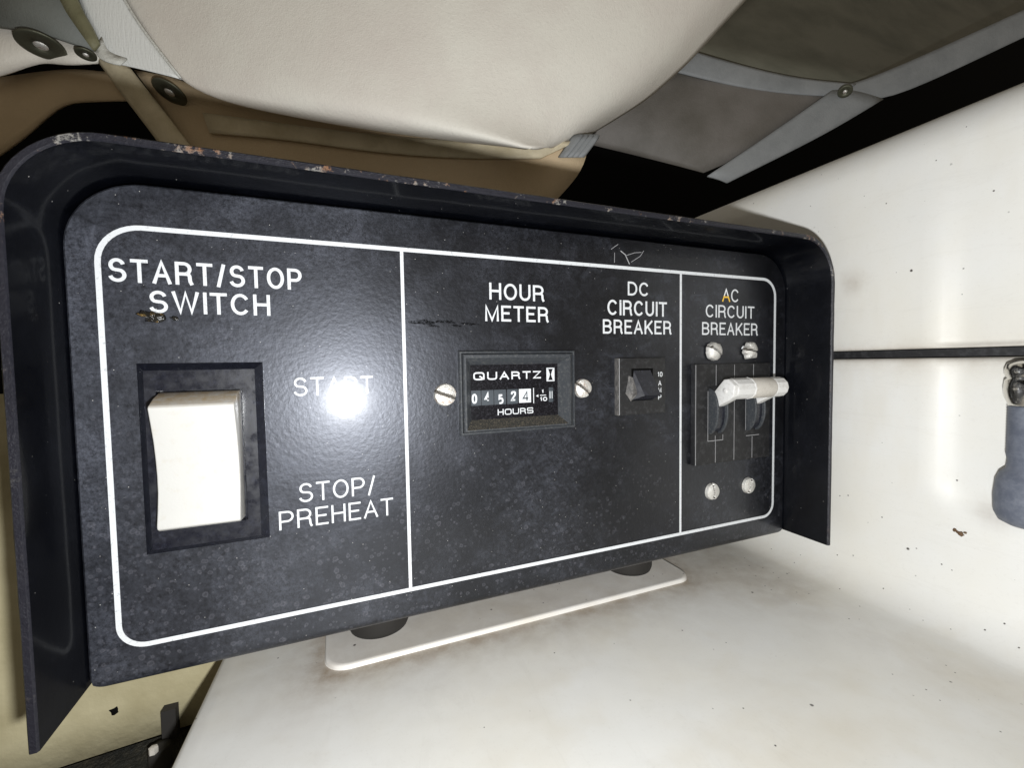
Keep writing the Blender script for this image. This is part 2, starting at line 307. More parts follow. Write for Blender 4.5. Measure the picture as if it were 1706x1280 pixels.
def ribbon(V, Fc, pts, t, closed, cap, tr, z, th):
    n = len(pts); L = []
    if cap and not closed:
        def ext(a, b):
            d = math.hypot(a[0] - b[0], a[1] - b[1]) or 1; return (a[0] + (a[0] - b[0]) / d * t / 2, a[1] + (a[1] - b[1]) / d * t / 2)
        pts = [ext(pts[0], pts[1])] + list(pts[1:-1]) + [ext(pts[-1], pts[-2])]
    for i in range(n):
        a = pts[i - 1] if (i or closed) else None; b = pts[i]; c = pts[(i + 1) % n] if (i < n - 1 or closed) else None
        def nrm(p, q):
            d = math.hypot(q[0] - p[0], q[1] - p[1]) or 1; return (-(q[1] - p[1]) / d, (q[0] - p[0]) / d)
        if a is None: nx, ny = nrm(b, c); mlt = 1
        elif c is None: nx, ny = nrm(a, b); mlt = 1
        else:
            n1, n2 = nrm(a, b), nrm(b, c); sx, sy = n1[0] + n2[0], n1[1] + n2[1]; d = math.hypot(sx, sy) or 1; nx, ny = sx / d, sy / d
            mlt = min(1 / max(nx * n1[0] + ny * n1[1], .3), 1.9)
        L.append(((b[0] + nx * t / 2 * mlt, b[1] + ny * t / 2 * mlt), (b[0] - nx * t / 2 * mlt, b[1] - ny * t / 2 * mlt)))
    base = len(V)
    for zz in (z, z + th):
        for l, r in L: V.append((*tr(l), zz)); V.append((*tr(r), zz))
    N2 = 2 * n
    for i in range(n if closed else n - 1):
        a, b, c, d = base + 2 * i, base + 2 * i + 1, base + 2 * ((i + 1) % n) + 1, base + 2 * ((i + 1) % n)
        Fc.append((a, b, c, d)); Fc.append((a + N2, d + N2, c + N2, b + N2)); Fc.append((a, d, d + N2, a + N2)); Fc.append((b, b + N2, c + N2, c))
def text(s, x0, x1, ybase, ytop, z, t, parent, mat, gap=.2, label=None, name='lettering', wide=1.0):
    """cap box from ybase up to ytop (panel y runs down), stretched to x0..x1"""
    h = ybase - ytop; tot = sum(G[c][0] * wide for c in s) + gap * (len(s) - 1); sx = (x1 - x0) / tot
    V, Fc = [], []; x = x0; kk = 0
    for c in s:
        wd = G[c][0] * wide * sx; tt = t * h; w_in = max(wd - tt, .001)
        for pts, cl, cap in G[c][1]:
            pp = [(x + tt / 2 + a * w_in, tt / 2 + b * (h - tt)) for a, b in pts]
            ribbon(V, Fc, pp, tt, cl, cap, lambda q: (q[0], ybase - q[1]), z - .05 - .012 * (kk % 4), .04 + .012 * (kk % 4)); kk += 1
        x += wd + gap * sx
    return mesh(name, V, Fc, mat, parent, label=label)

# ================================================================== generator housing (cream gelcoat)
X_W, Y_F = 242.0, 124.0
hs = thing('generator_housing', 'dirty cream fibreglass generator housing under the black control box, lid seam at right', 'generator housing', (130, Y_F + 100, 0))
def pocket(y, z):
    def sd(y, z):
        qx, qy = abs(z + 93) - 47 + 10, abs(y - 10) - 75 + 10
        return math.hypot(max(qx, 0), max(qy, 0)) + min(max(qx, qy), 0) - 10
    t = min(max(-sd(y, z) / 8.5 + .4, 0), 1); f_ = min(max((y + 38) / 62, 0), 1); return 2.6 * t * t * (3 - 2 * t) * f_ * f_ * (3 - 2 * f_)
zs = [-118 + 3 * i for i in range(108)]
prof = [(12, 260), (12, 200), (12, 150), (12, 128), (12.1, 125.4), (12.7, 124.4), (13.8, 124)] + [(17 + i * 4, 124) for i in range(53)]
RF = 15
prof += [(X_W - RF + RF * math.sin(math.radians(a)), Y_F - RF + RF * math.cos(math.radians(a))) for a in range(6, 91, 6)]
prof += [(X_W, y) for y in [Y_F - RF - 2.4 * i for i in range(1, 32)] if y > 36] + [(X_W, 35.4), (X_W + .3, 34.3), (X_W + 1.2, 33.6), (X_W + 6, 33.5)]
rows = []
for x, y in prof:
    rows.append([((x if x > 20 else x - .4 + .055 * (z + 10)) + (pocket(y, z) if x >= X_W - 2 and y > 33 else 0), y, z) for z in zs])
shell = grid('lower_shell', rows, M['gel'], hs)
def setdirt(o, fn):
    me = o.data; a = me.attributes.new('dirt', 'FLOAT', 'POINT'); b = me.attributes.new('speck', 'FLOAT', 'POINT')
    for i, v in enumerate(me.vertices):
        x, y, z = v.co.x / S, -v.co.z / S, v.co.y / S; d, s_ = fn(x, y, z); a.data[i].value = d; b.data[i].value = s_
def sd_plate(x, z):
    qx, qz = abs(x - 114.5) - 70.5, abs(z - 40) - 33; return math.hypot(max(qx, 0), max(qz, 0))
def f_shell(x, y, z):
    d = .85 * math.exp(-sd_plate(x, z) / 6) + .3 * math.exp(-sd_plate(x, z) / 22) if y > 120 else 0
    if x > 150 and y > 95: d += .42 * math.exp(-((x - 212) / 18) ** 2) * (1 if z > -20 else .45)
    if x > 235: d += .5 * math.exp(-(y - 33.5) / 2.5) + .12 * math.exp(-(y - 33.5) / 10)
    d += .5 * math.exp(-((y - 84) ** 2 + (z + 60) ** 2) / 14) if x > 235 else 0
    s_ = 1.1 * math.exp(-((x - 222) / 20) ** 2) if y > 90 else (.35 * math.exp(-(y - 33) / 8) if x > 238 else 0)
    return min(d, 1), s_
setdirt(shell, f_shell)
# lid
lp = [(X_W + 7, 30.3), (X_W + 1.5, 30.3), (X_W + .5, 30.0), (X_W + .1, 29.2)] + [(X_W, 28 - 2.5 * i) for i in range(26)]
RL = 18; lp += [(X_W + RL - RL * math.cos(math.radians(a)), -36 - RL * math.sin(math.radians(a))) for a in range(6, 80, 7)] + [(X_W + 40, -52), (X_W + 120, -46)]
rows = [[(x + (pocket(y, z) if x < X_W + 3 and y < 30 else 0), y, z) for z in zs] for x, y in lp]
lid = grid('lid', rows, M['gel'], hs)
def f_lid(x, y, z):
    d = .45 * math.exp(-(30.5 - y) / 1.5) + .1 * math.exp(-(30.5 - y) / 8)
    d += .5 * math.exp(-((y - 3) ** 2 + (z + 18) ** 2 * 2) / 20); return min(d, 1), .1
setdirt(lid, f_lid)
box('seam_gasket', (X_W + 1.1, X_W + 4, 30.6, 33.2, -118, 130), M['matt'], hs)
# raised plate under the feet
lp = rrect(44, 185, 7, 72, 7, 8)            # (x, z)
v, f = [], []; n = len(lp)
for ins, y in ((-.3, 124.1), (0, 123.8), (.0, 123.2), (.25, 122.8), (1.0, 122.75), (1.5, 122.8)):
    for x, z in lp:
        dx, dz = 114.5 - x, 39.5 - z; v.append((x + (ins if dx > 0 else -ins), y, z + (ins if dz > 0 else -ins)))
for j in range(5):
    for i in range(n): f.append((j * n + i, j * n + (i + 1) % n, (j + 1) * n + (i + 1) % n, (j + 1) * n + i))
f.append(tuple(range(5 * n, 6 * n)))
pl = mesh('mounting_plate', v, f, M['gel2'], hs, True, label='raised dirty plate with a pale lip under the rubber feet'); setdirt(pl, lambda x, y, z: (.3 if z > 8.2 and abs(x - 114.5) < 69.5 else 0., .1))  # dirt covers the top only, leaving the lip paler
# loose flake and dark nicks on the gelcoat
def blob(name, c, r, plane, mat, parent, th=.25, n=14, sx=1., rot=0., label=None, seed=1):
    rd = random.Random(seed); lpp = []
    for i in range(n):
        a = 2 * math.pi * i / n; q = r * (0.55 + .6 * rd.random()); a_, b_ = q * math.cos(a) * sx, q * math.sin(a)
        lpp.append((a_ * math.cos(rot) - b_ * math.sin(rot), a_ * math.sin(rot) + b_ * math.cos(rot)))
    V = []
    for h, sc in ((0, 1), (th, .8)):
        for a_, b_ in lpp:
            a_, b_ = a_ * sc, b_ * sc
            V.append({'x': (c[0] - h, c[1] + b_, c[2] + a_), 'y': (c[0] + a_, c[1] - h, c[2] + b_), 'z': (c[0] + a_, c[1] + b_, c[2] - h)}[plane])
    Fc = [tuple(range(n)), tuple(range(2 * n - 1, n - 1, -1))] + [(i, (i + 1) % n, n + (i + 1) % n, n + i) for i in range(n)]
    return mesh(name, V, Fc, mat, parent, True, label=label)
k = N('brown_flake', (.12, .07, .035), .8); M['flake'] = k.m

# ---- latch on the right edge
lx, lz = X_W - 3.0, -69.5
latch = thing('lid_latch', 'rubber lid latch with chrome cap and ribbed dark grey body at far right', 'latch', (lx, 84, lz))
lathe('cap', [(0.5, 34.6), (4.5, 34.8), (6.1, 35.8), (6.6, 37.5), (6.5, 39.2), (5.9, 39.9), (6.5, 40.6), (6.7, 43), (6.5, 45.5), (5.9, 47.2), (5.6, 48.3), (.5, 48.4)], (lx, 0, lz), 'y', M['chrome'], latch, 40)
lathe('body', [(.5, 48), (5.6, 48)] + [(5.6 + (.22 if i % 2 else -.0), 48.3 + i * .42) for i in range(34)] + [(5.4, 64.5), (5.6, 67), (6.9, 68.5), (7.7, 71), (8.1, 76), (7.9, 80.5), (6.9, 82.8), (5, 83.9), (.5, 84)], (lx, 0, lz), 'y', M['grub'], latch, 48)
box('backing_plate', (X_W + 1.2, X_W + 3.4, 40, 72, lz - 6.5, lz + 6.6), M['sleeve'], latch, .5)

# ================================================================== control box
cb = thing('control_box', 'black metal generator control box with hooded front, rocker switch, hour meter and circuit breakers', 'control panel', (111, 122, 30))
XL, XR, YT, YB, ZF = -8.0, 230.6, -13.2, 107.6, -18.6
TH = 1.7
def ucurve(ins, r0, nst=70):                # U path, from bottom-left up, over the top, down to bottom-right
    r = r0 - ins; p = []
    for i in range(24): p.append((XL + ins, YB - (YB - (YT + r0)) * i / 24))
    p += [(XL + r0 + r * math.cos(math.radians(a)), YT + r0 + r * math.sin(math.radians(a))) for a in range(180, 271, 6)]
    p += [(XL + r0 + (XR - XL - 2 * r0) * i / 60, YT + ins) for i in range(1, 60)]
    p += [(XR - r0 + r * math.cos(math.radians(a)), YT + r0 + r * math.sin(math.radians(a))) for a in range(270, 361, 6)]
    p += [(XR - ins, YT + r0 + (YB - YT - r0) * i / 24) for i in range(1, 25)]
    return p
Uo, Ui = ucurve(0, 17), ucurve(TH, 17)
n = len(Uo); rd = random.Random(3)
jit = [(rd.random() - .5) * .35 for _ in range(n)]
secs = []                                    # cross-section around the sheet: outer back -> outer front -> inner front -> inner back
for key in ('ob', 'of0', 'of', 'if', 'if0', 'ib'):
    row = []
    for i in range(n):
        ox, oy = Uo[i]; ix, iy = Ui[i]; mx, my = (ox - ix) / TH, (oy - iy) / TH
        row.append({'ob': (ox, oy, 62), 'of0': (ox + mx * jit[i] * .3, oy + my * jit[i] * .3, ZF + .5), 'of': (ox - mx * .35, oy - my * .35, ZF + abs(jit[i]) * .5),
                    'if': (ix + mx * .3, iy + my * .3, ZF + abs(jit[i]) * .4), 'if0': (ix, iy, ZF + .5), 'ib': (ix, iy, 62)}[key])
    secs.append(row)
v = [p for r in secs for p in r]; f = []; fm = []
for j in range(6):
    for i in range(n - 1):
        f.append((j * n + i, j * n + i + 1, ((j + 1) % 6) * n + i + 1, ((j + 1) % 6) * n + i)); fm.append(1 if j in (1, 2, 3) else 0)
for i in (0, n - 1): f.append(tuple(j * n + i for j in range(6))); fm.append(0)
hood = mesh('hood', v, f, None, cb, True, mats=[M['hood'], M['edge']], fm=fm, label='black hood round the top and sides with a chipped rusty front edge')
hood.data.set_sharp_from_angle(angle=math.radians(40)) if hasattr(hood.data, 'set_sharp_from_angle') else None
# face panel with rolled bottom edge (front at z=0)
pf = rrect(-6.0, 228.4, -10.2, 106.5, (15.5, 15.5, 0, 0), 12)
def roll(lp, dy, z):
    return [(x, y + (dy if y > 100 else 0)) for x, y in lp], z
loops = [(rrect(-6.0, 228.4, -10.2, 106.5, (15.5, 15.5, .01, .01), 12), 1.6), (rrect(-6.0, 228.4, -10.2, 106.5, (15.5, 15.5, .01, .01), 12), .35), (rrect(-5.6, 228.0, -9.8, 106.5, (15.2, 15.2, .01, .01), 12), 0)]
pnl = frame('face_panel', loops, M['panel'], cb, cap=True)
rows = []
for a in range(0, 91, 10):
    y, z = 106.5 + 3 * math.sin(math.radians(a)), 3 - 3 * math.cos(math.radians(a))
    e = 0 if a < 20 else .3 * (a - 20) / 10
    rows.append([(x, y, z) for x in (-5.6 + e + (2.4 * (a / 90) ** 2), 0, 50, 111, 170, 222, 228 - e)])
rows.append([(x, 109.5, 62) for x in (-3.5, 0, 50, 111, 170, 222, 225.9)])
grid('bottom_tray', rows, M['panel'], cb)
box('back_plate', (-6.2, 228.8, -11.4, 109.3, 62.1, 63), M['hood'], cb)
# printed white frame and dividers
def ring(name, x0, x1, y0, y1, r, t, z, th, mat, parent, n=10):
    V, Fc = [], []; ribbon(V, Fc, rrect(x0, x1, y0, y1, r, n), t, 1, 0, lambda q: q, z - th, th); return mesh(name, V, Fc, mat, parent)
ring('printed_border', 0, 221.9, 0, 100, (8.5, 7, 5.5, 5.5), 1.15, -.02, .05, M['print'], cb)
for x in (68.4, 171.15):
    V, Fc = [], []; ribbon(V, Fc, [(x, .58), (x, 99.42)], .95, 0, 0, lambda q: q, -.065, .045); mesh('printed_divider', V, Fc, M['print'], cb)
ZP = -.01
for s_, a in {'START/STOP': (1.75, 42.2, 12.85, 7.35), 'SWITCH': (9.1, 34.55, 19.85, 14.5), 'START': (39.2, 59.5, 41.1, 36.1), 'STOP/': (39.5, 59.2, 69.9, 64.7),
              'PREHEAT': (34.55, 64.05, 76.7, 71.65), 'HOUR': (94.85, 113.85, 13.15, 7.95), 'METER': (93.35, 115.35, 19.9, 14.9)}.items():
    text(s_, a[0], a[1], a[2], a[3], ZP, .142 if s_ not in ('START', 'STOP/', 'PREHEAT') else .105, cb, M['print'], label='white lettering reading "%s"' % s_)
for s_, a in (('DC', (147, 156.25, 9.6, 4.7)), ('CIRCUIT', (138.45, 164.55, 16.75, 11.4)), ('BREAKER', (136.45, 166.65, 23.3, 18.3))):
    text(s_, a[0], a[1], a[2], a[3], ZP, .142, cb, M['print'], label='white lettering reading "%s" in the middle field' % s_)
for s_, a in (('AC', (192.1, 201.1, 10.05, 4.9)), ('CIRCUIT', (183.65, 209.8, 16.4, 11.45)), ('BREAKER', (181.75, 211.8, 23.25, 18.3))):
    if s_ == 'AC':
        text('A', 192.1, 196.3, a[2], a[3], ZP, .12, cb, M['yellowed'], label='half yellowed letter A')
        text('C', 196.9, 201.1, a[2], a[3], ZP, .12, cb, M['print'], label='white letter C beside the yellowed A')
    else: text(s_, a[0], a[1], a[2], a[3], ZP, .128, cb, M['print'], label='white lettering reading "%s" in the right field' % s_)
# grease and smears
blob('grease_smear', (9.6, 20.5, 0), 1.5, 'z', M['grease'], cb, .25, 16, 2.0, .12, 'yellow brown grease smear under the word SWITCH', 5)
blob('grease_smear', (14.0, 21.0, 0), .7, 'z', M['grease'], cb, .3, 12, 1.6, .2, None, 8)
for i, (x, y, r, sx) in enumerate([(74, 20.6, .8, 5), (81, 20.3, .6, 6), (88, 20.9, .45, 7), (77, 21.6, .5, 4), (84, 21.5, .35, 5)]): blob('black_smear', (x, y, 0), r, 'z', M['soot'], cb, .03, 14, sx, .03 * i, None, 20 + i)
V, Fc = [], []
for i, pts in enumerate([[(144, -5.8), (146, -4.6), (147.8, -1.4)], [(141.5, -5), (141.4, -1.5)], [(146.5, -4.4), (150, -5.6), (153, -6)], [(148.5, -2.2), (152.5, -4.6), (154, -6.6)], [(140, -6), (143, -8)]]):
    ribbon(V, Fc, pts, .16 if i else .35, 0, 0, lambda q: q, -.03 - .004 * i, .02)
mesh('scratches', V, Fc, M['scratch_glint'], cb, label='pale scratches above the DC field')
# rubber feet
for x, z in ((61.2, 26), (166, 26), (61.2, 58), (166, 58)):
    lathe('foot', [(1, 109.4), (9, 109.4), (10.2, 110), (10.4, 114), (10.2, 121.2), (9.6, 122.7), (1, 122.8)], (x, 0, z), 'y', M['rubber'], cb, 36)

# ---- start/stop rocker switch
def rc(x0, x1, y0, y1): return [(x0, y0), (x1, y0), (x1, y1), (x0, y1)]
bz = frame('rocker_bezel', [(rc(6.2, 32.3, 31.9, 78.0), 0.05), (rc(6.2, 32.3, 31.9, 78.0), -.35), (rc(8.0, 30.7, 33.6, 76.4), -2.4), (rc(10.2, 27.9, 38.4, 71.9), -2.4), (rc(10.2, 27.9, 38.4, 71.9), -.06)], M['plastic'], cb, cap=True)
RK = [(38.7, -.5), (39.0, -3), (40.0, -6.2), (41.5, -9.3), (42.1, -9.55), (43.0, -9.3), (46, -8.35), (50, -7.2), (54, -6.5), (58, -6.1), (62, -6.15), (66, -6.9), (69.3, -7.8), (70.1, -7.7), (70.7, -6.8), (71.5, -.5)]
rk = prismx('white_rocker', RK, 10.7, 27.2, M['rocker'], bz, .45, label='chunky white rocker with shade painted tan on its top end')
# ---- hour meter
hm0 = frame('hour_meter', [(rc(84.3, 124.3, 29.2, 55.0), 0.05), (rc(84.3, 124.3, 29.2, 55.0), -1.3), (rc(84.6, 124.0, 29.5, 54.7), -1.6), (rc(85.0, 123.6, 29.9, 54.3), -1.6), (rc(85.1, 123.5, 30.0, 54.2), -1.3), (rc(85.1, 121.9, 30.2, 53.9), -2.9), (rc(85.4, 121.6, 30.5, 53.6), -3.2), (rc(86.0, 120.8, 31.4, 53.3), -3.2)], M['bezel'], cb)
rim2 = rc(86.0, 120.8, 31.4, 53.3); fac = rc(88.2, 118.4, 33.5, 50.6)
v = [(x, y, -3.2) for x, y in rim2] + [(x, y, -.12) for x, y in fac]
mesh('window_frame', v, [(0, 1, 5, 4), (1, 2, 6, 5), (2, 3, 7, 6), (3, 0, 4, 7)], None, hm0, mats=[M['bezel'], M['dust']], fm=[0, 0, 1, 0], label='sloping inner frame with dust on its lower sill')
box('dial', (88.0, 118.6, 33.3, 50.8, -.13, -.06), M['dial'], hm0)
ZD = -.14
text('quARTZ', 89.1, 112.2, 38.25, 35.75, ZD, .19, hm0, M['print'], gap=.3, wide=1.15, label='white wide lettering reading "QUARTZ"')
text('HouRs', 96.9, 109.3, 49.55, 47.65, ZD, .17, hm0, M['print'], gap=.22, wide=1.3, label='white wide lettering reading "HOURS"')
# hourglass mark
V, Fc = [], []; ribbon(V, Fc, rc(114.45, 117.05, 35.0, 39.1), .36, 1, 0, lambda q: q, ZD - .05, .04)
mesh('hourglass_frame', V, Fc, M['print'], hm0)
hw = [(114.6, 35.3), (114.95, 35.3), (115.55, 37.05), (114.95, 38.8), (114.6, 38.8)]
prism('hourglass_side', hw, ZD - .06, ZD, M['print'], hm0); prism('hourglass_side', [(231.5 - x, y) for x, y in hw], ZD - .06, ZD, M['print'], hm0)
# counter wheels
for i, (x0, x1, ch, dx, yb) in enumerate([(88.3, 91.4, '0', 88.4, 45.5), (91.6, 95.6, '4', 92.5, 45.1), (95.8, 99.8, '5', 97.15, 46.0), (100.2, 103.9, '2', 101.45, 45.2)]):
    wv = []
    for a in range(-60, 61, 20): wv.append((43.8 + 2.35 * math.sin(math.radians(a)) / math.sin(math.radians(60)), ZD - .01 - .25 * (math.cos(math.radians(a)) - .5)))
    prismx('counter_wheel', wv + [(46.1, ZD), (41.5, ZD)], x0, x1, M['wheel'], hm0)
    text(ch, dx, dx + 1.75, yb, yb - 3.1, ZD - .15, .19, hm0, M['print'], name='digit', label='white digit %s' % ch)
box('tenths_wheel', (104.3, 108.5, 41.5, 45.95, ZD - .14, ZD), M['print'], hm0, label='white tenths wheel showing 4')
text('4', 105.5, 107.7, 45.6, 42.2, ZD - .15, .13, hm0, M['wheel'], name='digit', label='grey digit 4 on the white wheel')
box('marker_line', (109.35, 109.6, 41.3, 46.3, ZD - .1, ZD), M['print'], hm0)
prism('marker_arrow', [(110.3, 43.95), (111.2, 43.5), (111.2, 44.4)], ZD - .06, ZD, M['print'], hm0)
text('1', 112.4, 113.15, 43.2, 42.0, ZD, .3, hm0, M['print'], name='digit'); box('fraction_bar', (111.8, 114.05, 43.7, 43.95, ZD - .05, ZD), M['print'], hm0)
text('10', 111.7, 114.4, 45.8, 44.4, ZD, .24, hm0, M['print'], name='digit', wide=1.2, gap=.12)
box('small_window', (115.05, 116.65, 41.3, 46.2, ZD - .08, ZD), M['wheel'], hm0, .2); box('spindle', (115.3, 115.55, 42.6, 45, ZD - .2, ZD - .08), M['print'], hm0); box('spindle', (116.1, 116.3, 42.6, 45, ZD - .2, ZD - .08), M['print'], hm0)

# ---- screws
def screw(c, r, ang, mat, parent, hgt=1.9, rag=0., seed=0, label=None):
    rd = random.Random(seed); V, Fc = [], []; SG, RG = 48, 12; ca, sa = math.cos(ang), math.sin(ang); rr = [1 + rag * (rd.random() - .5) for _ in range(SG)]
    rr = [(rr[i] + rr[i - 1] + rr[(i + 1) % SG]) / 3 for i in range(SG)]
    for j in range(RG + 1):
        t = j / RG
        for i in range(SG):
            a = 2 * math.pi * i / SG; q = r * t * (rr[i] if t > .6 else 1); x, y = q * math.cos(a), q * math.sin(a)
            h = hgt * (1 - .45 * t ** 2) if t < .93 else hgt * .35
            if j == RG: h = -.05
            if abs(x * sa - y * ca) < .42 and t < .97: h = min(h, hgt * .35)
            V.append((c[0] + x, c[1] + y, c[2] - h))
    for j in range(RG):
        for i in range(SG): Fc.append((j * SG + i, j * SG + (i + 1) % SG, (j + 1) * SG + (i + 1) % SG, (j + 1) * SG + i))
    fm_ = [1 if abs(sum(V[q][0] - c[0] for q in f_) / 4 * sa - sum(V[q][1] - c[1] for q in f_) / 4 * ca) < .36 else 0 for f_ in Fc]
    o = mesh('screw', V, Fc, None, parent, True, label=label, mats=[mat, M['slot']], fm=fm_); o.data.set_sharp_from_angle(angle=math.radians(50)); return o
screw((80.1, 42.3, 0), 3.45, .35, M['rusty'], cb, 1.9, .05, 1, 'rusty slotted screw left of the hour meter')
screw((127.9, 42.1, 0), 3.3, .65, M['rusty'], cb, 1.9, .05, 2, 'rusty slotted screw right of the hour meter')
screw((186.6, 29.7, -.6), 3.5, .6, M['screw'], cb, 3.0, .25, 3, 'ragged slotted screw, upper left of the AC breaker')
screw((206.2, 29.6, -.6), 3.4, .25, M['screw'], cb, 3.0, .4, 4, 'ragged chipped screw, upper right of the AC breaker')
screw((187.0, 85.3, 0), 3.4, 1.5, M['screw'], cb, 1.7, .08, 5, 'dull screw, lower left of the AC breaker')
screw((207.0, 85.3, 0), 3.35, 1.9, M['screw'], cb, 1.7, .08, 6, 'dull screw, lower right of the AC breaker')
blob('paint_chip', (203.1, 28.2, -.3), .7, 'z', M['print'], cb, .3, 7, 1.6, -.3, None, 9)

# ---- DC circuit breaker
dc = prism('dc_circuit_breaker', rc(141.5, 162.0, 31.9, 52.2), 0, -2.2, M['matt'], cb, .25)
box('pale_side', (141.25, 141.48, 32.0, 52.1, -2.1, -.01), M['mottled'], dc)  # paler strip along the left side
box('edge_glint', (141.55, 141.75, 32.1, 52.0, -2.24, -2.2), M['scratch_glint'], dc)  # pale line painted along the bevel as its highlight
box('recess_shade', (146.8, 156.2, 35.7, 47.2, -2.26, -2.21), M['painted_void'], dc)  # flat black sheet painting in the shade of the opening
# toggle: front face leaning out towards the bottom, pale scraped left flank
v = [(147.6, 36.4, -2.4), (154.9, 36.4, -2.4), (149.9, 45.2, -5.6), (157.0, 45.2, -5.6), (146.9, 46.9, -2.3), (156.2, 46.9, -2.3)]
mesh('toggle', v, [(0, 1, 3, 2), (2, 3, 5, 4), (0, 2, 4), (1, 5, 3), (0, 4, 5, 1)], M['plastic'], dc)
v = [(145.6, 38.2, -2.25), (146.9, 38.8, -2.9), (147.9, 43.2, -3.7), (148.4, 44.8, -3.6), (146.4, 47.3, -2.3), (144.2, 44.4, -2.3), (146.1, 44.3, -4.3)]
mesh('pale_flank', v, [(0, 1, 6), (1, 2, 6), (2, 3, 6), (3, 4, 6), (4, 5, 6), (5, 0, 6)], M['mottled'], dc, label='pale scraped left flank of the small toggle')  # left flank in a paler mottled grey
text('10', 158.35, 160.55, 38.9, 37.1, -2.21, .15, dc, M['print'], label='white rating "10"', gap=.15)
for ch, y in (('A', 42.1), ('M', 44.6), ('P', 47.2)): text(ch, 158.65, 160.05, y, y - 1.8, -2.21, .15, dc, M['print'], label='white letter %s of AMP' % ch)

# ---- AC circuit breaker: two poles with a tied white handle
ac = prism('ac_circuit_breaker', rc(176.0, 216.4, 34.6, 73.6), 0, -2.4, M['matt'], cb, .2)
LZ = -2.45
def lines(pl_, wd=.16):
    V, Fc = [], []
    for q in pl_: ribbon(V, Fc, q, wd, 0, 0, lambda q: q, LZ - .03, .03)
    return V, Fc
V, Fc = lines([[(176.25, 34.9), (176.25, 73.4)], [(186.5, 35), (186.5, 43)], [(196.2, 35), (196.2, 73)], [(206.7, 35), (206.7, 42)], [(186.3, 64.6), (186.3, 73.2)], [(206.2, 64.3), (206.2, 73.2)],
                [(182.4, 45.0), (182.4, 64.5), (190.2, 64.5), (190.2, 62.4)], [(186.2, 62.6), (186.2, 64.5)], [(202.5, 45), (202.5, 61.5)], [(202.8, 63.9), (210.2, 63.9)]], .2)
mesh('moulding_and_glint_lines', V, Fc, M['scratch_glint'], ac)  # pale mould lines; those beside the cheeks paint in an edge highlight
for dx in (0, 20.1):
    xa = 182.6 + dx; cy, hh, bul = 52.8, 9.0, 4.6
    arcp = [(cy - hh * math.cos(math.radians(a)), -2.4 - bul * math.sin(math.radians(a))) for a in range(0, 181, 12)]
    prismx('cheek', arcp, xa, xa + .9, M['bezel'], ac, .25)
    prismx('cheek', arcp, xa + 4.9, xa + 5.7, M['bezel'], ac, .25)
    inner = [(cy - (hh - .8) * math.cos(math.radians(a)), -2.4 - (bul - 1.2) * math.sin(math.radians(a))) for a in range(0, 181, 12)]
    prismx('drum', inner, xa + .9, xa + 4.9, M['plastic'], ac)
hd = prismx('handle', [(46.2, -3.2), (40.4, -8.6), (40.2, -10.6), (42.5, -13.4), (46.6, -12.9), (48, -11), (51.4, -4.6)], 183.6, 187.3, M['handle'], ac, .4, label='white tie handle joining both breaker levers')
lp2 = [(46.8, -3.6), (42.0, -8.6), (42.0, -11.0), (46.6, -11.9), (48, -10.6), (51.2, -4.8)]
prismx('lever', lp2, 203.9, 207.4, M['handle'], hd, .3)
def bar(nm, x0, x1, r, mt):
    return lathe(nm, [(.2, x0 - .01), (r - .5, x0), (r - .12, x0 + .2), (r, x0 + .55), (r, x1 - .55), (r - .12, x1 - .2), (r - .5, x1), (.2, x1 + .01)], (0, 44.0, -9.7), 'x', mt, hd, 12 if mt is M['handle'] else 28, smooth=mt is not M['handle'])
bar('bar_end', 185.5, 194.6, 4.0, M['handle']); bar('sleeve', 194.4, 206.4, 3.95, M['sleeve']); bar('bar_collar', 194.1, 195.0, 4.2, M['handle']); bar('bar_end', 206.2, 212.4, 3.9, M['handle'])
lathe('rivet', [(1.0, .2), (1.0, -.1), (.7, -.3), (.1, -.32)], (183.5, 44.6, -9.4), 'x', M['handle'], hd, 16)

# ================================================================== engine-room lining above and behind
ln = thing('hull_lining', 'off-white bulging vinyl lining with a perforated fabric edge above the control box', 'lining', at(650, 0, 300))
WELT = [(300, 130), (365, 172), (600, 215), (850, 250), (930, 246)]
BR = [(-60, 178, 1300), (0, 207, 1240), (60, 246, 1185), (100, 274, 1150), (130, 297, 1117), (165, 352, 1078), (190, 470, 1037), (213, 600, 1000), (232, 745, 965), (243, 850, 930)]
rows = []
for j, (py, xl, xr) in enumerate(BR):
    row = []
    for i in range(25):
        u = i / 24; px = xl + (xr - xl) * u; d = 246 - 14 * math.sin(math.pi * min(u, .8) / .8) + 7 * (j / 9) ** 3
        if u > .72: t = (u - .72) / .28; d += 52 * (1 - math.sqrt(max(1 - t * t * .98, 0)))
        row.append(at(px, py + (4 * math.sin(math.pi * u) if j == 9 else 0), d))
    rows.append(row)
grid('bulging_cover', rows, M['vinyl'], ln, sub=2, solid=1.5, label='smooth off-white bulge lit by the flash')
def sheet(name, rows, mat, parent, sub=2, solid=1.6, **k): return grid(name, [[at(*p) for p in r] for r in rows], mat, parent, sub=sub, solid=solid, **k)
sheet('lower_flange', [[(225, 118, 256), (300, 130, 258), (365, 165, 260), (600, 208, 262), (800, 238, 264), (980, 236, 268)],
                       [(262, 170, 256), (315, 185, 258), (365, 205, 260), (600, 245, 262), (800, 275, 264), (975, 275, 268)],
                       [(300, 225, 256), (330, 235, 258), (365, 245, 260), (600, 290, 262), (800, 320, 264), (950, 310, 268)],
                       [(380, 330, 256), (390, 330, 258), (400, 330, 260), (620, 360, 262), (800, 370, 264), (900, 360, 268)]], M['flange'], ln)
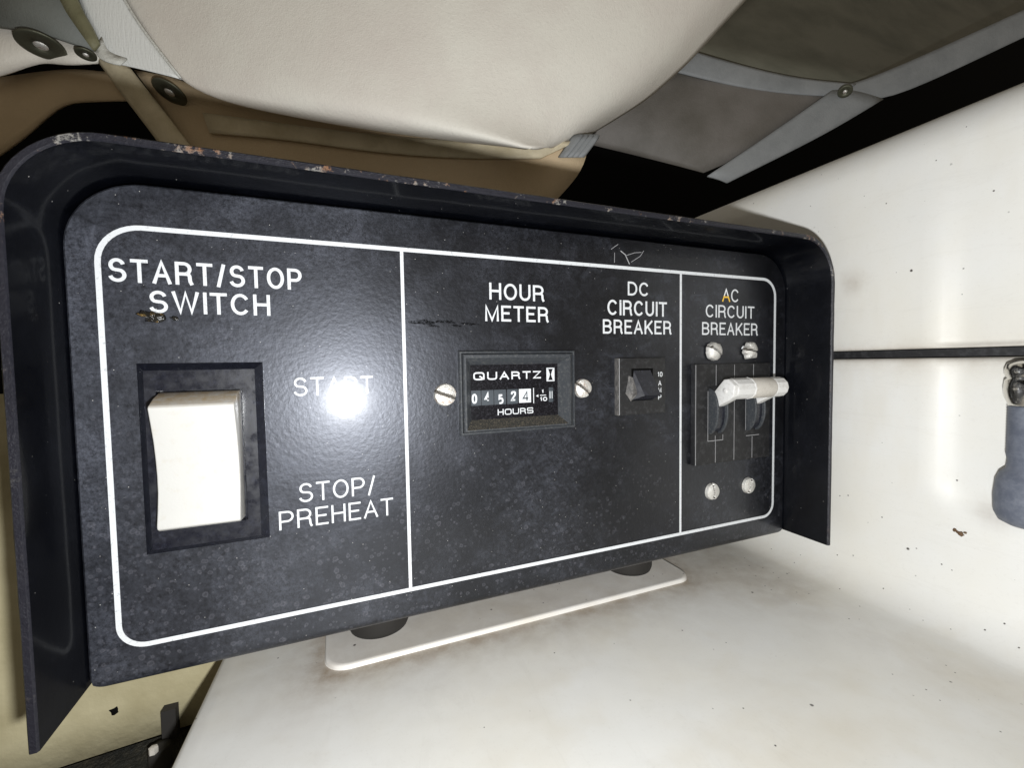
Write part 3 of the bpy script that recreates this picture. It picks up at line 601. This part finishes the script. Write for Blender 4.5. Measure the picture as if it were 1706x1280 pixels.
sheet('flange_band', [[(338, 188, 256.5), (480, 208, 258), (600, 222, 259.5), (760, 238, 261.5), (960, 236, 265)], [(350, 222, 256.5), (480, 232, 258), (600, 252, 259.5), (760, 266, 261.5), (900, 264, 264)]], M['beam'], ln, solid=1.2)
for i in range(4): sheet('fabric_fold', [[(955 + 9 * i, 225, 265), (975 + 9 * i, 222, 262 + i), (968 + 9 * i, 232, 266)], [(930 + 9 * i, 262, 266), (944 + 9 * i, 262, 261 + i), (946 + 9 * i, 262, 268)]], M['strip'], ln, solid=.8)
sheet('perforated_strip', [[(118, -40, 238), (150, -40, 238), (185, -40, 239)], [(140, 20, 238), (178, 20, 238), (216, 20, 239)], [(160, 60, 239), (205, 62, 239), (244, 62, 240)], [(166, 92, 240), (222, 98, 240), (278, 104, 241)], [(178, 103, 241), (240, 116, 241), (302, 132, 242)]], M['mesh'], ln, solid=1.2)
sheet('bright_seam', [[(184, -40, 237), (189, -40, 237)], [(205, 0, 237), (209, 0, 237)], [(232, 45, 237), (237, 45, 237)], [(265, 88, 238), (270, 87, 238)], [(298, 130, 239), (303, 130, 239)]], M['tear'], ln, sub=1, solid=1)
sheet('torn_edge', [[(160, 78, 235), (170, 62, 236)], [(158, 92, 234), (178, 84, 236)], [(176, 104, 234), (190, 92, 236)], [(200, 108, 235), (212, 98, 238)]], M['tear'], ln, sub=1, solid=.8)
sheet('trim_strip', [[(155, 88, 250), (182, 96, 247), (212, 108, 250)], [(206, 158, 250), (232, 158, 246), (258, 168, 250)], [(248, 212, 250), (275, 212, 246), (300, 222, 250)], [(290, 270, 250), (318, 268, 246), (344, 280, 250)]], M['beam'], ln, solid=2.2)
def washer(px, py, d, r, parent, up=.75, side=-.15):
    c = Vector(at(px, py, d)); vw = (c - Vector(CAM)).normalized(); nrm = (-vw + Vector((side, up, 0)) * 1.6).normalized()
    q = Vector((nrm.x, nrm.z, -nrm.y)).to_track_quat('Z', 'Y')
    def tr(o):
        for v_ in o.data.vertices: v_.co = q @ Vector((v_.co.x, v_.co.z, v_.co.y))
    a = lathe('washer', [(r * .3, -.1), (r * .3, .5), (r * .9, .6), (r, .3), (r, -.3), (r * .5, -.4)], (0, 0, 0), 'y', M['washer'], parent, 32)
    for v_ in a.data.vertices: v_.co = q @ Vector((v_.co.x, v_.co.y, -v_.co.z))
    b = lathe('screw', [(.1, 1.1), (r * .2, 1.0), (r * .3, .5), (r * .3, -.2)], (0, 0, 0), 'y', M['rusty'], a, 16)
    for v_ in b.data.vertices: v_.co = q @ Vector((v_.co.x, v_.co.y, -v_.co.z))
    a.location = P(*(c - vw * 4)) - wloc(parent); b.location = (0, 0, 0)
    return a
washer(283, 153, 252, 8.5, ln, 2.0, -.9)
# grey panel and torn insulation at top left
gp = thing('grey_panel', 'dark grey panel with an olive edge in the top left corner', 'panel', at(60, 30, 235))
sheet('board', [[(-60, -60, 236), (40, -60, 236), (118, -60, 236)], [(-60, 0, 236), (50, 0, 236), (128, 0, 236)], [(-60, 36, 236), (60, 52, 236), (157, 84, 236)]], M['greyp'], gp, sub=0, solid=3)
sheet('edge_trim', [[(84, -60, 233), (118, -60, 233.5)], [(97, 0, 233), (124, 0, 233.5)], [(128, 45, 233), (158, 50, 233.5)], [(156, 84, 233), (165, 72, 233.5)]], M['olive'], gp, sub=1, solid=2)
it = thing('torn_insulation', 'crumpled white insulation cloth below the grey panel, dark gap beneath', 'insulation', at(60, 110, 250))
sheet('upper_fold', [[(-50, 30, 243), (30, 42, 243), (90, 60, 243), (130, 72, 243), (166, 88, 243)], [(-50, 85, 240), (30, 84, 238), (80, 84, 241), (120, 92, 239), (165, 98, 242)], [(-50, 138, 244), (18, 124, 243), (70, 101, 244), (105, 110, 243), (164, 104, 244)]], M['vinyl'], it)
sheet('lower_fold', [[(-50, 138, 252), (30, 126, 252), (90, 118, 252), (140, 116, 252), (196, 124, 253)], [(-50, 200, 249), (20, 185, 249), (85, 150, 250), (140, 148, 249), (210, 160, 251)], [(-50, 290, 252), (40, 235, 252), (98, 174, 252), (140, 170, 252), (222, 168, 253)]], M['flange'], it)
washer(68, 75, 236, 10, gp, 3.2); washer(143, 90, 236, 4.5, it, 3.2)
# padding at top right
pr_ = thing('padded_hull_panel', 'dim grey padded hull panels with pale welting crossing at a screw, top right', 'padded panel', at(1350, 120, 330))
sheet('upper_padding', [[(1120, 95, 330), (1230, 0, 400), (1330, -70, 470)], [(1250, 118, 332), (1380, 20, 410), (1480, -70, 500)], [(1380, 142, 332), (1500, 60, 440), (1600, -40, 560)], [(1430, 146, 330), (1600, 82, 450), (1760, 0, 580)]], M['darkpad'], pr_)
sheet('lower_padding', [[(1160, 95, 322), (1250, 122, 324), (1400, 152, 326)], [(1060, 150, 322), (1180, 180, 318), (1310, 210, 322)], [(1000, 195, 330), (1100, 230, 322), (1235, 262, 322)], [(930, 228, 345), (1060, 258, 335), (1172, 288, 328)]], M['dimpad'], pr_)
sheet('welt_left', [[(1152, 86, 318), (1240, 112, 321), (1330, 133, 323), (1425, 141, 324)], [(1138, 100, 317), (1225, 126, 320), (1310, 146, 322), (1405, 152, 323)], [(1118, 118, 318), (1200, 139, 321), (1290, 156, 323), (1390, 161, 324)]], M['strip'], pr_, solid=2)
sheet('welt_right', [[(1400, 142, 326), (1425, 142, 326), (1560, 84, 326), (1760, -8, 326)], [(1405, 156, 324), (1460, 156, 324), (1580, 105, 324), (1760, 14, 324)], [(1420, 166, 326), (1478, 168, 326), (1600, 112, 326), (1760, 36, 326)]], M['strip'], pr_, solid=2)
sheet('welt_lower', [[(1385, 152, 319), (1310, 205, 319), (1250, 246, 319), (1178, 294, 319)], [(1420, 150, 318), (1345, 208, 318), (1275, 250, 318), (1195, 298, 318)], [(1470, 166, 321), (1390, 215, 321), (1310, 256, 321), (1210, 305, 321)]], M['strip'], pr_, solid=2)
washer(1408, 152, 316, 4.5, pr_)
# cream bulkhead low at left, with the sooty engine under it
bk = thing('bulkhead', 'cream bulkhead low on the left below the control box, with a small bolt hole', 'bulkhead', at(190, 1240, 330))
def onz(px, py, z):
    a, b = (px - CX) / F_PX, (py - CY) / F_PX; d = [ROT[0][i] * a + ROT[1][i] * b + ROT[2][i] for i in range(3)]; s_ = (z - CAM[2]) / d[2]; return tuple(CAM[i] + d[i] * s_ for i in range(3))
p1, p2 = onz(80, 1281, 50), onz(310, 1206, 50)
sl = (p2[1] - p1[1]) / (p2[0] - p1[0]); yb = lambda x: p1[1] + sl * (x - p1[0])
xs = [-260 + 20 * i for i in range(17)]
grid('wall_sheet', [[(x, ((40 if x < -12 else 112) if j == 0 else 114 + (yb(x) - 114) * (j - 1) / 3), 50) for x in xs] for j in range(5)], M['cream'], bk, solid=3)
c = onz(190, 1186, 48.4); blob('bolt_hole', c, 1.5, 'z', M['painted_void'], bk, .3, 12, 1, 0, None, 3)
c = onz(284, 1192, 47); v, f = boxv(c[0] - 2, c[0] + 2, c[1] - 3, c[1] + 7, 45, 48.4); mesh('black_clip', v, f, M['rubber'], bk)
eg = thing('engine', 'sooty dark engine top showing at the bottom left corner', 'engine', at(190, 1300, 260))
rows = []; rd = random.Random(11)
for j in range(10):
    rows.append([(x, yb(x) + 1 + j * 3 + 3 * rd.random(), 50 - j * 12 + 4 * rd.random()) for x in [-260 + 12 * i for i in range(28)]])
grid('engine_top', rows, M['engine'], eg, sub=1)
c = onz(266, 1245, 40); lathe('pipe', [(1, 0), (3, 0), (3, 40), (1, 40)], (c[0], c[1], 40), 'y', M['rubber'], eg, 16); lathe('cap_nut', [(.5, 0), (1.3, .2), (1.3, 2), (.5, 2)], (c[0] - 1, c[1] - 2, 38), 'y', M['sleeve'], eg, 6, smooth=False)
# added black backdrop behind everything, so that the gaps stay dark
v, f = boxv(-2500, 4000, -2500, 2500, 700, 720); o = mesh('gap_backdrop', v, f, M['painted_void']); o['kind'] = 'structure'; o['label'] = 'added black backdrop that keeps the gaps behind the lining dark'
v, f = boxv(-2500, 4000, 640, 650, -100, 700); o = mesh('bilge_floor', v, f, M['painted_void']); o['kind'] = 'structure'; o['label'] = 'bilge floor given a black colour for an unlit space'
# brown flake and nicks on the housing wall
def onx(px, py, x):
    a, b = (px - CX) / F_PX, (py - CY) / F_PX; d = [ROT[0][i] * a + ROT[1][i] * b + ROT[2][i] for i in range(3)]; s_ = (x - CAM[0]) / d[0]; return tuple(CAM[i] + d[i] * s_ for i in range(3))
for i, (px, py, r, sx, rt) in enumerate([(1591, 884, .7, 1.6, -.4), (1600, 890, .9, 1.3, .3), (1608, 888, .5, .8, 1.2)]):
    c = onx(px, py, X_W - .1); blob('brown_flake', c, r, 'x', M['flake'], hs, .3, 12, sx, rt, None, 31 + i)
